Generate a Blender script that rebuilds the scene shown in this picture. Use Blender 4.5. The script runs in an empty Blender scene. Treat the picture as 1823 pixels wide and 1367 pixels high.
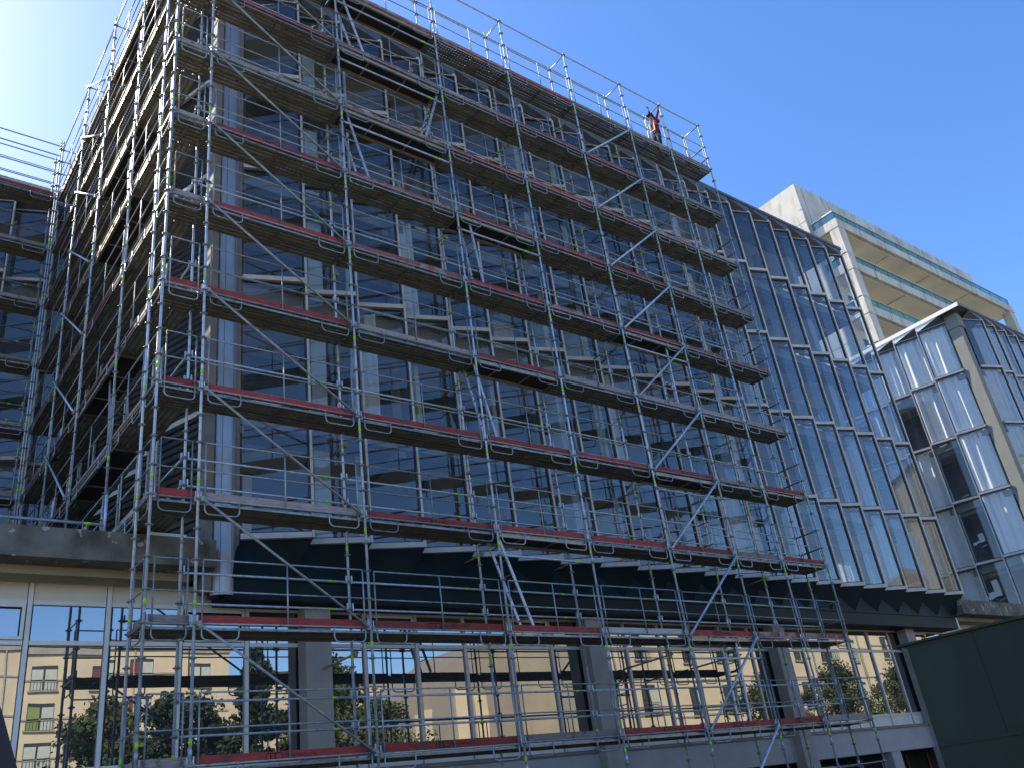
import bpy, bmesh, math, random
from mathutils import Vector, Matrix
R = math.radians
random.seed(7)
S = bpy.context.scene
COL = S.collection

# ------------------------------------------------------------------ camera, sky, sun, exposure
cd = bpy.data.cameras.new('camera'); cam = bpy.data.objects.new('camera', cd); COL.objects.link(cam)
cr, cu, cf = (0.79058, -0.5987, -0.12862), (-0.1809, -0.429, 0.885), (0.58503, 0.6764, 0.44747)
cam.matrix_world = Matrix(((cr[0], cu[0], -cf[0], -4.701), (cr[1], cu[1], -cf[1], -13.49093), (cr[2], cu[2], -cf[2], -1.41248), (0, 0, 0, 1)))
cd.sensor_fit = 'HORIZONTAL'; cd.sensor_width = 36; cd.lens = 36 * 1580.595 / 1823
cd.clip_start = 0.05; cd.clip_end = 4000
S.camera = cam
SUN_AZ, SUN_EL = R(-23), R(44)
w = bpy.data.worlds.new('World'); S.world = w; w.use_nodes = True
sk = w.node_tree.nodes.new('ShaderNodeTexSky'); sk.sky_type = 'NISHITA'; sk.sun_disc = False
sk.sun_elevation = SUN_EL; sk.sun_rotation = SUN_AZ; sk.altitude = 50; sk.air_density = 1.0; sk.dust_density = 0.6; sk.ozone_density = 2.5
hs = w.node_tree.nodes.new('ShaderNodeHueSaturation'); hs.inputs['Saturation'].default_value = 1.24; hs.inputs['Hue'].default_value = 0.508; w.node_tree.links.new(sk.outputs[0], hs.inputs['Color'])
bg = w.node_tree.nodes['Background']; w.node_tree.links.new(hs.outputs[0], bg.inputs[0]); bg.inputs[1].default_value = 0.15
sd = bpy.data.lights.new('sun', 'SUN'); sd.energy = 4.2; sd.angle = R(0.53); sd.color = (1, 0.91, 0.76)
so = bpy.data.objects.new('sun', sd); COL.objects.link(so)
sv = Vector((math.sin(SUN_AZ) * math.cos(SUN_EL), math.cos(SUN_AZ) * math.cos(SUN_EL), math.sin(SUN_EL)))
so.rotation_euler = (-sv).to_track_quat('-Z', 'Y').to_euler()
S.view_settings.view_transform = 'Standard'; S.view_settings.look = 'None'; S.view_settings.gamma = 1
S.view_settings.exposure = 1.0
S.cycles.max_bounces = 10; S.cycles.diffuse_bounces = 4; S.cycles.glossy_bounces = 5; S.cycles.transparent_max_bounces = 24
S.cycles.caustics_reflective = False; S.cycles.caustics_refractive = False
GZ = -3.2

# ------------------------------------------------------------------ materials
def new_mat(name):
    m = bpy.data.materials.new(name); m.use_nodes = True
    return m, m.node_tree.nodes, m.node_tree.links, m.node_tree.nodes['Principled BSDF']

def noise(n, l, pos, scale, detail=4, stretch=None):
    t = n.new('ShaderNodeTexNoise'); t.inputs['Scale'].default_value = scale; t.inputs['Detail'].default_value = detail
    if stretch:
        mp = n.new('ShaderNodeMapping'); mp.inputs['Scale'].default_value = stretch
        l.new(pos, mp.inputs[0]); l.new(mp.outputs[0], t.inputs['Vector'])
    else:
        l.new(pos, t.inputs['Vector'])
    return t.outputs['Fac']

def ramp(n, l, fac, stops):
    r = n.new('ShaderNodeValToRGB'); l.new(fac, r.inputs[0]); e = r.color_ramp.elements
    while len(e) < len(stops): e.new(0.5)
    for i, (p, c) in enumerate(stops):
        e[i].position = p; e[i].color = (*c, 1)
    return r.outputs[0]

def mix(n, l, f, a, b, mode='MIX'):
    m = n.new('ShaderNodeMixRGB'); m.blend_type = mode
    for i, v in enumerate((f, a, b)):
        if hasattr(v, 'links') or hasattr(v, 'is_linked'): l.new(v, m.inputs[i])
        elif i == 0: m.inputs[0].default_value = v
        else: m.inputs[i].default_value = (*v, 1)
    return m.outputs[0]

def mat(name, c, rough=0.6, metal=0.0, var=0.2, scale=3.0, stretch=None, c2=None, bump=0.0, bscale=20, c3=None, lo=0.3, hi=0.7, t3=(0.6, 0.66), s3=2.5, st3=None, rnd=0.0, spec=0.5):
    m, n, l, p = new_mat(name)
    pos = n.new('ShaderNodeNewGeometry').outputs['Position']
    f = noise(n, l, pos, scale, 5, stretch)
    d = c2 or tuple(v * (1 - var) for v in c)
    col = ramp(n, l, f, [(lo, d), (hi, tuple(min(1, v * (1 + var * 0.5)) for v in c))])
    if c3:
        g = noise(n, l, pos, s3, 8, st3)
        col = mix(n, l, ramp(n, l, g, [(t3[0], (0, 0, 0)), (t3[1], (1, 1, 1))]), col, c3)
    if rnd:
        oi = n.new('ShaderNodeObjectInfo'); v = n.new('ShaderNodeMapRange'); v.inputs[3].default_value = 1 - rnd; v.inputs[4].default_value = 1 + rnd * 0.5
        l.new(oi.outputs['Random'], v.inputs[0]); hv = n.new('ShaderNodeHueSaturation'); l.new(v.outputs[0], hv.inputs['Value']); l.new(col, hv.inputs['Color']); col = hv.outputs[0]
    l.new(col, p.inputs['Base Color'])
    p.inputs['Roughness'].default_value = rough; p.inputs['Metallic'].default_value = metal; p.inputs['Specular IOR Level'].default_value = spec
    if bump:
        b = n.new('ShaderNodeBump'); b.inputs['Strength'].default_value = bump; b.inputs['Distance'].default_value = 0.02
        l.new(noise(n, l, pos, bscale, 6), b.inputs['Height']); l.new(b.outputs[0], p.inputs['Normal'])
    return m

def glass_mat(name, tint, refl, base, rough=0.0, wob=0.0, wscale=0.5, gloss=(0.9, 0.95, 1.0), dark=None, dust=0.0):
    """window glass: fresnel mirror over tinted clear glass (or over a dark backing)"""
    m, n, l, p = new_mat(name); n.remove(p)
    out = n['Material Output']
    fr = n.new('ShaderNodeFresnel'); fr.inputs['IOR'].default_value = 1.5
    ma = n.new('ShaderNodeMath'); ma.operation = 'MULTIPLY_ADD'; ma.use_clamp = True
    l.new(fr.outputs[0], ma.inputs[0]); ma.inputs[1].default_value = refl; ma.inputs[2].default_value = base
    gl = n.new('ShaderNodeBsdfGlossy'); gl.inputs['Roughness'].default_value = rough; gl.inputs['Color'].default_value = (*gloss, 1)
    if dark:
        tr = n.new('ShaderNodeBsdfDiffuse'); tr.inputs['Color'].default_value = (*dark, 1)
    else:
        tr = n.new('ShaderNodeBsdfTransparent'); tr.inputs['Color'].default_value = (*tint, 1)
    mx = n.new('ShaderNodeMixShader'); l.new(ma.outputs[0], mx.inputs[0]); l.new(tr.outputs[0], mx.inputs[1]); l.new(gl.outputs[0], mx.inputs[2])
    if dust:
        df = n.new('ShaderNodeBsdfDiffuse'); df.inputs['Color'].default_value = (0.55, 0.54, 0.50, 1); m2 = n.new('ShaderNodeMixShader'); mr = n.new('ShaderNodeMapRange')
        mr.inputs[1].default_value = 0.3; mr.inputs[2].default_value = 0.75; mr.inputs[3].default_value = dust * 0.35; mr.inputs[4].default_value = dust
        l.new(noise(n, l, n.new('ShaderNodeNewGeometry').outputs['Position'], 1.6, 5, (1, 1, 0.35)), mr.inputs[0]); l.new(mr.outputs[0], m2.inputs[0]); l.new(mx.outputs[0], m2.inputs[1]); l.new(df.outputs[0], m2.inputs[2]); mx = m2
    l.new(mx.outputs[0], out.inputs['Surface'])
    if wob:
        pos = n.new('ShaderNodeNewGeometry').outputs['Position']
        b = n.new('ShaderNodeBump'); b.inputs['Strength'].default_value = wob; b.inputs['Distance'].default_value = 0.1
        l.new(noise(n, l, pos, wscale, 2), b.inputs['Height']); l.new(b.outputs[0], gl.inputs['Normal']); l.new(b.outputs[0], fr.inputs['Normal'])
    return m

M = {}
M['galv'] = mat('galvanised_steel', (0.50, 0.56, 0.66), 0.42, 0.35, 0.25, 9, bump=0.05, c3=(0.34, 0.31, 0.26), t3=(0.66, 0.74), s3=7, rnd=0.25)
M['galv_rail'] = mat('grey_galvanised_rail', (0.34, 0.37, 0.39), 0.45, 0.4, 0.35, 9, c3=(0.20, 0.15, 0.10), t3=(0.62, 0.70), s3=6, rnd=0.35)
M['galv_dull'] = mat('dull_galvanised_steel', (0.34, 0.35, 0.33), 0.5, 0.3, 0.35, 8, c3=(0.22, 0.16, 0.1), t3=(0.66, 0.75))
M['lime'] = mat('lime_green_tape', (0.36, 0.72, 0.03), 0.5, 0, 0.15)
M['dark_steel'] = mat('dark_steel', (0.16, 0.155, 0.125), 0.6, 0.2, 0.3, 6)
M['ply'] = mat('dark_plywood', (0.035, 0.026, 0.02), 0.7, 0, 0.4, 4, stretch=(1, 8, 1))
M['alu_frame'] = mat('weathered_aluminium', (0.40, 0.38, 0.32), 0.5, 0.5, 0.2, 5)
M['red'] = mat('red_painted_plank', (0.36, 0.045, 0.032), 0.7, 0, 0.35, 5, stretch=(1, 1, 8), c3=(0.16, 0.04, 0.035), t3=(0.54, 0.68), s3=3, rnd=0.35)
M['pink'] = mat('worn_red_plank', (0.34, 0.10, 0.09), 0.75, 0, 0.35, 6, stretch=(1, 1, 8), c3=(0.36, 0.27, 0.23), t3=(0.5, 0.58), s3=4, rnd=0.3)
M['grey'] = mat('weathered_grey_plank', (0.34, 0.28, 0.25), 0.8, 0, 0.35, 6, stretch=(1, 1, 10), c3=(0.12, 0.09, 0.08), t3=(0.62, 0.68), s3=6, rnd=0.35)
M['pale'] = mat('pale_plank', (0.52, 0.50, 0.47), 0.8, 0, 0.2, 6, stretch=(1, 1, 10), c3=(0.12, 0.1, 0.1), t3=(0.68, 0.7), s3=10)
M['orange'] = mat('sunlit_orange_plank', (0.52, 0.27, 0.12), 0.7, 0, 0.25, 6, stretch=(1, 1, 10))  # warm sunlight on the side toe boards is put into this orange
M['black'] = mat('black_print', (0.015, 0.01, 0.012), 0.7, 0, 0.1)
M['alu'] = mat('anodised_mullion', (0.60, 0.56, 0.51), 0.45, 0.1, 0.12, 4)
M['white_alu'] = mat('white_aluminium', (0.70, 0.70, 0.69), 0.4, 0.1, 0.08, 3)
M['sill'] = mat('pale_stone_sill', (0.60, 0.57, 0.53), 0.7, 0, 0.15, 4)
M['gasket_shade'] = mat('black_gasket_and_shade', (0.018, 0.018, 0.02), 0.5, 0, 0.2)
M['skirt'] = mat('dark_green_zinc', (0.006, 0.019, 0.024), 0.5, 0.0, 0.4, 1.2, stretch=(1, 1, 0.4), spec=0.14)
M['pier'] = mat('pale_metal_cladding', (0.38, 0.40, 0.43), 0.36, 0.55, 0.2, 2, stretch=(1, 1, 0.3))
M['roof_dark'] = mat('dark_roof_edge', (0.10, 0.11, 0.13), 0.5, 0.2, 0.2)
M['roof_white'] = mat('white_roof_and_sunlit_eave', (0.75, 0.74, 0.72), 0.5, 0, 0.08)
M['clad'] = mat('beige_corrugated_cladding', (0.45, 0.42, 0.38), 0.6, 0, 0.12, 2)
M['ceiling'] = mat('pale_ceiling', (0.30, 0.31, 0.32), 0.9, 0, 0.15, 1.0)
M['cream'] = mat('cream_wall_and_lit_ceiling', (0.88, 0.80, 0.58), 0.9, 0, 0.12, 1)
M['inner_dark'] = mat('blue_grey_interior', (0.07, 0.085, 0.12), 0.8, 0, 0.3, 0.8)
M['brown_wall_shade'] = mat('brown_panel_and_shaded_ceiling', (0.16, 0.13, 0.10), 0.8, 0, 0.3, 0.8)
M['col_in'] = mat('pale_interior_column', (0.66, 0.70, 0.66), 0.8, 0, 0.06)
M['curtain'] = mat('white_net_curtain', (0.88, 0.87, 0.84), 0.9, 0, 0.06, 2)
M['concrete'] = mat('weathered_concrete', (0.30, 0.28, 0.25), 0.85, 0, 0.25, 1.5, bump=0.25, bscale=30)
M['col_out'] = mat('fair_faced_concrete', (0.36, 0.33, 0.30), 0.85, 0, 0.15, 2, bump=0.15, bscale=40)
M['dado'] = mat('grey_rendered_plinth', (0.40, 0.39, 0.38), 0.85, 0, 0.12, 2, bump=0.2, bscale=25)
M['soffit'] = mat('yellowed_soffit', (0.34, 0.30, 0.20), 0.85, 0, 0.2, 1.5)
M['flaky'] = mat('peeling_painted_concrete', (0.15, 0.14, 0.115), 0.85, 0, 0.6, 2.5, c3=(0.36, 0.34, 0.30), t3=(0.625, 0.645), s3=4.5, bump=0.5, bscale=12)
M['panel'] = mat('cream_spandrel_panel', (0.68, 0.65, 0.58), 0.6, 0, 0.1, 2)
M['beam'] = mat('brown_grey_ledge', (0.22, 0.19, 0.17), 0.8, 0, 0.2, 3)
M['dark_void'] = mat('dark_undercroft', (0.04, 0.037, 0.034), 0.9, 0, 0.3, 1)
M['tower'] = mat('stained_pale_concrete', (0.60, 0.57, 0.51), 0.85, 0, 0.18, 0.5, c3=(0.30, 0.27, 0.235), t3=(0.52, 0.72), s3=1.6, st3=(1, 1, 0.22), bump=0.15, bscale=10)
M['tower_soffit'] = mat('bounce_warmed_soffit', (0.88, 0.80, 0.64), 0.9, 0, 0.12, 0.4)  # warm bounce light under the balconies is put into this cream
M['green_metal'] = mat('dark_green_painted_steel', (0.005, 0.019, 0.014), 0.42, 0.0, 0.5, 3, stretch=(1, 1, 0.2), c3=(0.007, 0.020, 0.008), spec=0.22, bump=0.35, bscale=2, t3=(0.55, 0.8), s3=2.0)
M['navy'] = mat('navy_tarpaulin', (0.012, 0.014, 0.028), 0.6, 0, 0.3, 3)
M['foam'] = mat('white_foam_board', (0.75, 0.76, 0.78), 0.8, 0, 0.05)
M['ground'] = mat('pale_paving', (0.22, 0.20, 0.165), 0.9, 0, 0.25, 2, bump=0.2)
M['house'] = mat('cream_render', (0.68, 0.58, 0.40), 0.9, 0, 0.12, 0.5, c3=(0.50, 0.44, 0.33), st3=(1, 1, 0.3), t3=(0.5, 0.8), s3=0.4)
M['house_shaded'] = mat('shaded_gable_render', (0.30, 0.27, 0.22), 0.9, 0, 0.1, 0.5)  # shade on the gable is put into this darker wall colour
M['house_roof'] = mat('dark_tiles', (0.08, 0.065, 0.055), 0.9, 0, 0.3, 3)
M['shutter_red'] = mat('red_blind', (0.17, 0.05, 0.055), 0.8, 0, 0.1)
M['shutter_green'] = mat('green_blind', (0.22, 0.30, 0.09), 0.8, 0, 0.1)
M['shutter_pale'] = mat('pale_blind', (0.50, 0.55, 0.48), 0.8, 0, 0.1)
M['win_dark'] = mat('dark_window', (0.05, 0.05, 0.05), 0.3, 0, 0.2)
M['bark'] = mat('brown_bark', (0.09, 0.06, 0.04), 0.9, 0, 0.4, 6)
M['leaf'] = mat('green_leaves', (0.07, 0.095, 0.025), 0.7, 0, 0.6, 1.5)
M['leaf_dark'] = mat('dark_conifer_leaves', (0.025, 0.05, 0.022), 0.7, 0, 0.5, 1.2)
M['skin'] = mat('skin', (0.35, 0.19, 0.12), 0.6, 0, 0.08)
M['jacket'] = mat('red_jacket', (0.20, 0.010, 0.018), 0.85, 0, 0.3, 12)
M['trousers'] = mat('navy_trousers', (0.02, 0.025, 0.06), 0.85, 0, 0.3, 12)
M['glove'] = mat('dark_glove', (0.02, 0.02, 0.022), 0.8, 0, 0.2)
M['strap'] = mat('white_strap', (0.6, 0.58, 0.58), 0.8, 0, 0.1)
M['glass'] = glass_mat('upper_window_glass', (0.88, 0.91, 0.93), 0.9, 0.085, gloss=(0.80, 0.82, 0.84), wob=0.006, wscale=0.7, dust=0.06)
M['glass_clear'] = glass_mat('clear_return_glass', (0.80, 0.85, 0.88), 0.8, 0.03)
M['mirror'] = glass_mat('reflective_ground_floor_glass', (0, 0, 0), 0.6, 0.37, wob=0.014, wscale=0.7, gloss=(0.9, 0.9, 0.9), dark=(0.012, 0.013, 0.015), dust=0.05)
M['balustrade'] = glass_mat('green_balustrade_glass', (0.16, 0.46, 0.40), 0.6, 0.05)
M['louvre'] = mat('dark_louvre', (0.030, 0.026, 0.024), 0.6, 0.1, 0.3, 2)
M['pier_c'] = mat('pale_grey_render', (0.22, 0.23, 0.21), 0.85, 0, 0.1, 2)

def deck_mat():
    """steel deck: dirty underside with rows of drain holes that let light through"""
    m, n, l, p = new_mat('perforated_steel_deck')
    out = n['Material Output']
    pos = n.new('ShaderNodeNewGeometry').outputs['Position']; tc = n.new('ShaderNodeTexCoord').outputs['Object']
    col = ramp(n, l, noise(n, l, pos, 2.2, 6), [(0.3, (0.20, 0.188, 0.14)), (0.7, (0.40, 0.38, 0.285))])
    col = mix(n, l, ramp(n, l, noise(n, l, pos, 6, 6), [(0.62, (0, 0, 0)), (0.7, (1, 1, 1))]), col, (0.12, 0.07, 0.04))
    l.new(col, p.inputs['Base Color']); p.inputs['Roughness'].default_value = 0.6; p.inputs['Metallic'].default_value = 0.1
    mp = n.new('ShaderNodeMapping'); mp.inputs['Scale'].default_value = (1 / 0.09, 1 / 0.08, 0); l.new(tc, mp.inputs[0])
    fr = n.new('ShaderNodeVectorMath'); fr.operation = 'FRACTION'; l.new(mp.outputs[0], fr.inputs[0])
    sb = n.new('ShaderNodeVectorMath'); sb.operation = 'DISTANCE'; l.new(fr.outputs[0], sb.inputs[0]); sb.inputs[1].default_value = (0.5, 0.5, 0)
    lt = n.new('ShaderNodeMath'); lt.operation = 'LESS_THAN'; l.new(sb.outputs['Value'], lt.inputs[0]); lt.inputs[1].default_value = 0.11
    tr = n.new('ShaderNodeBsdfTransparent'); mx = n.new('ShaderNodeMixShader')
    l.new(lt.outputs[0], mx.inputs[0]); l.new(p.outputs[0], mx.inputs[1]); l.new(tr.outputs[0], mx.inputs[2]); l.new(mx.outputs[0], out.inputs['Surface'])
    return m
M['deck'] = deck_mat()

# ------------------------------------------------------------------ mesh collector
class MB:
    def __init__(s): s.v, s.f, s.m, s.sm, s.mats = [], [], [], [], []
    def mi(s, k):
        if k not in s.mats: s.mats.append(k)
        return s.mats.index(k)
    def face(s, pts, k, smooth=False):
        b = len(s.v); s.v += [tuple(p) for p in pts]; s.f.append(tuple(range(b, b + len(pts)))); s.m.append(s.mi(k)); s.sm.append(smooth)
    def box(s, a, b, k):
        (x0, y0, z0), (x1, y1, z1) = a, b
        n = len(s.v); s.v += [(x, y, z) for z in (z0, z1) for y in (y0, y1) for x in (x0, x1)]
        for q in ((0, 2, 3, 1), (4, 5, 7, 6), (0, 1, 5, 4), (2, 6, 7, 3), (0, 4, 6, 2), (1, 3, 7, 5)):
            s.f.append(tuple(n + i for i in q)); s.m.append(s.mi(k)); s.sm.append(False)
        return s
    def bar(s, p, q, wx, wz, k, up=(0, 0, 1)):
        """square bar from p to q, wx across, wz along up"""
        p, q = Vector(p), Vector(q); d = (q - p).normalized(); u = Vector(up); sx = d.cross(u).normalized(); u = sx.cross(d).normalized()
        n = len(s.v)
        for c in (p, q):
            for a, b in ((-1, -1), (1, -1), (1, 1), (-1, 1)): s.v.append(tuple(c + sx * a * wx / 2 + u * b * wz / 2))
        for f in ((0, 3, 2, 1), (4, 5, 6, 7), (0, 1, 5, 4), (1, 2, 6, 5), (2, 3, 7, 6), (3, 0, 4, 7)):
            s.f.append(tuple(n + i for i in f)); s.m.append(s.mi(k)); s.sm.append(False)
    def tube(s, pts, r, k, n=8, r2=None, cap=True):
        pts = [Vector(p) for p in pts]; base = len(s.v)
        t0 = (pts[1] - pts[0]).normalized(); a = Vector((0, 0, 1)) if abs(t0.z) < 0.9 else Vector((1, 0, 0))
        u = t0.cross(a).normalized(); mi = s.mi(k)
        for i, p in enumerate(pts):
            if i == 0: t = t0
            elif i == len(pts) - 1: t = (pts[-1] - pts[-2]).normalized()
            else: t = ((pts[i + 1] - p).normalized() + (p - pts[i - 1]).normalized()).normalized()
            u = (u - t * u.dot(t)).normalized(); v = t.cross(u)
            rr = r if r2 is None else r + (r2 - r) * i / (len(pts) - 1)
            for j in range(n):
                g = 2 * math.pi * j / n; s.v.append(tuple(p + (u * math.cos(g) + v * math.sin(g)) * rr))
        for i in range(len(pts) - 1):
            for j in range(n):
                a0 = base + i * n + j; a1 = base + i * n + (j + 1) % n
                s.f.append((a0, a1, a1 + n, a0 + n)); s.m.append(mi); s.sm.append(True)
        if cap:
            s.f.append(tuple(base + j for j in reversed(range(n)))); s.m.append(mi); s.sm.append(False)
            e = base + (len(pts) - 1) * n; s.f.append(tuple(e + j for j in range(n))); s.m.append(mi); s.sm.append(False)
    def mesh(s, name):
        me = bpy.data.meshes.new(name); me.from_pydata(s.v, [], s.f)
        for k in s.mats: me.materials.append(M[k])
        me.polygons.foreach_set('material_index', s.m); me.polygons.foreach_set('use_smooth', s.sm); me.update()
        return me

def tag(o, label=None, cat=None, group=None, kind=None):
    for k, v in (('label', label), ('category', cat), ('group', group), ('kind', kind)):
        if v: o[k] = v
    return o
WLOC = {}
def thing(name, loc, label, cat, group=None):
    o = bpy.data.objects.new(name, None); COL.objects.link(o); o.location = loc; o.empty_display_size = 0.3; WLOC[o.name] = Vector(loc)
    return tag(o, label, cat, group)
def put(name, me, parent=None, loc=(0, 0, 0), rot=0.0, label=None):
    """link a mesh; loc is in world coordinates, stored relative to the (unrotated) parent"""
    o = bpy.data.objects.new(name, me); COL.objects.link(o); o.rotation_euler = (0, 0, rot)
    WLOC[o.name] = Vector(loc)
    if parent: o.parent = parent; o.location = Vector(loc) - WLOC[parent.name]
    else: o.location = loc
    if label: o['label'] = label
    return o
def solo(name, mb, label, cat, group=None, loc=(0, 0, 0)):
    return tag(put(name, mb.mesh(name), None, loc), label, cat, group)
def struct(name, mb):
    return tag(put(name, mb.mesh(name)), kind='structure')

# ------------------------------------------------------------------ ground
g = MB(); g.face([(-1500, -1500, GZ), (1500, -1500, GZ), (1500, 1500, GZ), (-1500, 1500, GZ)], 'ground'); struct('ground', g)

# ------------------------------------------------------------------ glass blocks with saw-tooth windows
ROWS = [3.97, 6.70, 9.67, 12.70, 15.66, 18.65]
REC = 0.45
_wm = {}
def window_meshes(ux, uy, rx, ry, h, blank=False):
    """window between a recess point (origin) and a tip (ux, uy); the glazed return runs from the tip to (rx, ry)"""
    key = (ux, uy, rx, ry, round(h, 3), blank)
    if key in _wm: return _wm[key]
    d = Vector((ux, uy, 0)); L = d.length; d.normalize(); nrm = Vector((d.y, -d.x, 0))
    if nrm.y > 0.5 or (abs(nrm.y) < 0.6 and nrm.x > 0): nrm = -nrm
    T = Vector((ux, uy, 0)); R2 = Vector((rx, ry, 0)); Z = Vector((0, 0, 1))
    fr = MB()
    fr.bar(T + nrm * 0.02 + Z * 0.0, T + nrm * 0.02 + Z * h, 0.048, 0.085, 'alu', up=nrm)
    fr.bar(T - d * 0.055 - nrm * 0.004, T - d * 0.055 - nrm * 0.004 + Z * h, 0.032, 0.05, 'gasket_shade', up=nrm)
    fr.bar(d * 0.03 + Z * (h - 0.035), T - d * 0.085 + Z * (h - 0.035), 0.05, 0.028, 'gasket_shade')  # dark bar painted in for the shadow under the sill above
    fr.bar(d * 0.03 + Z * 0.125, T - d * 0.085 + Z * 0.125, 0.05, 0.03, 'gasket_shade')
    e = (R2 - T).normalized()
    fr.bar(T + e * 0.09 + Z * (h - 0.02), R2 + Z * (h - 0.02), 0.04, 0.03, 'gasket_shade')
    pa = MB()
    a, b = d * 0.02, T - d * 0.03
    pa.face([a + Z * 0.11, b + Z * 0.11, b + Z * h, a + Z * h], 'louvre' if blank else 'glass')
    pa.face([T + e * 0.06 + Z * 0.11, R2 + Z * 0.11, R2 + Z * h, T + e * 0.06 + Z * h], 'louvre' if blank else 'glass_clear')
    if blank:
        for q in range(1, int(h / 0.16)): pa.bar(a + nrm * 0.03 + Z * (0.11 + q * 0.16), b + nrm * 0.03 + Z * (0.11 + q * 0.16), 0.03, 0.012, 'louvre', up=(nrm.x, nrm.y, 0.8))
    si = MB()
    si.bar(nrm * 0.015 + Z * 0.052 + d * 0.0, T - d * 0.03 + nrm * 0.015 + Z * 0.052, 0.13, 0.105, 'sill')
    si.face([Z * 0.02, T + Z * 0.02, R2 + Z * 0.02], 'sill'); si.face([Z * 0.095, T + Z * 0.095, R2 + Z * 0.095], 'sill')
    _wm[key] = (fr.mesh('window_frame'), pa.mesh('window_pane'), si.mesh('window_sill'), d, L, nrm)
    return _wm[key]

_cm = {}
def curtain_mesh(ux, uy, h, seed, full):
    key = (ux, uy, round(h, 2), seed, full)
    if key in _cm: return _cm[key]
    rnd = random.Random(seed); d = Vector((ux, uy, 0)); L = d.length; d.normalize(); nr = Vector((-d.y, d.x, 0))
    if (nr.y < 0 and abs(nr.y) > 0.6) or (abs(nr.y) < 0.6 and nr.x < 0): nr = -nr
    mb = MB(); N = 44; ph = [rnd.uniform(0, 6.3) for _ in range(4)]; x1 = L - 0.08 if full else L * 0.5
    tops, bots = [], []
    for i in range(N + 1):
        x = 0.06 + (x1 - 0.06) * i / N
        a = 0.05 * math.sin(x * 16 + ph[0]) + 0.035 * math.sin(x * 27 + ph[1]); b = a * 0.8 + 0.05 * math.sin(x * 9 + ph[2])
        tops.append(d * x + nr * (0.2 + a * 0.7) + Vector((0, 0, h - 0.06))); bots.append(d * (x + 0.03 * math.sin(ph[3])) + nr * (0.22 + b) + Vector((0, 0, 0.16)))
    base = len(mb.v); k = mb.mi('curtain')
    mb.v += [tuple(p) for p in tops] + [tuple(p) for p in bots]
    for i in range(N):
        mb.f.append((i, i + 1, N + 2 + i, N + 1 + i)); mb.m.append(k); mb.sm.append(True)
    _cm[key] = mb.mesh('curtain'); return _cm[key]

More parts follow.
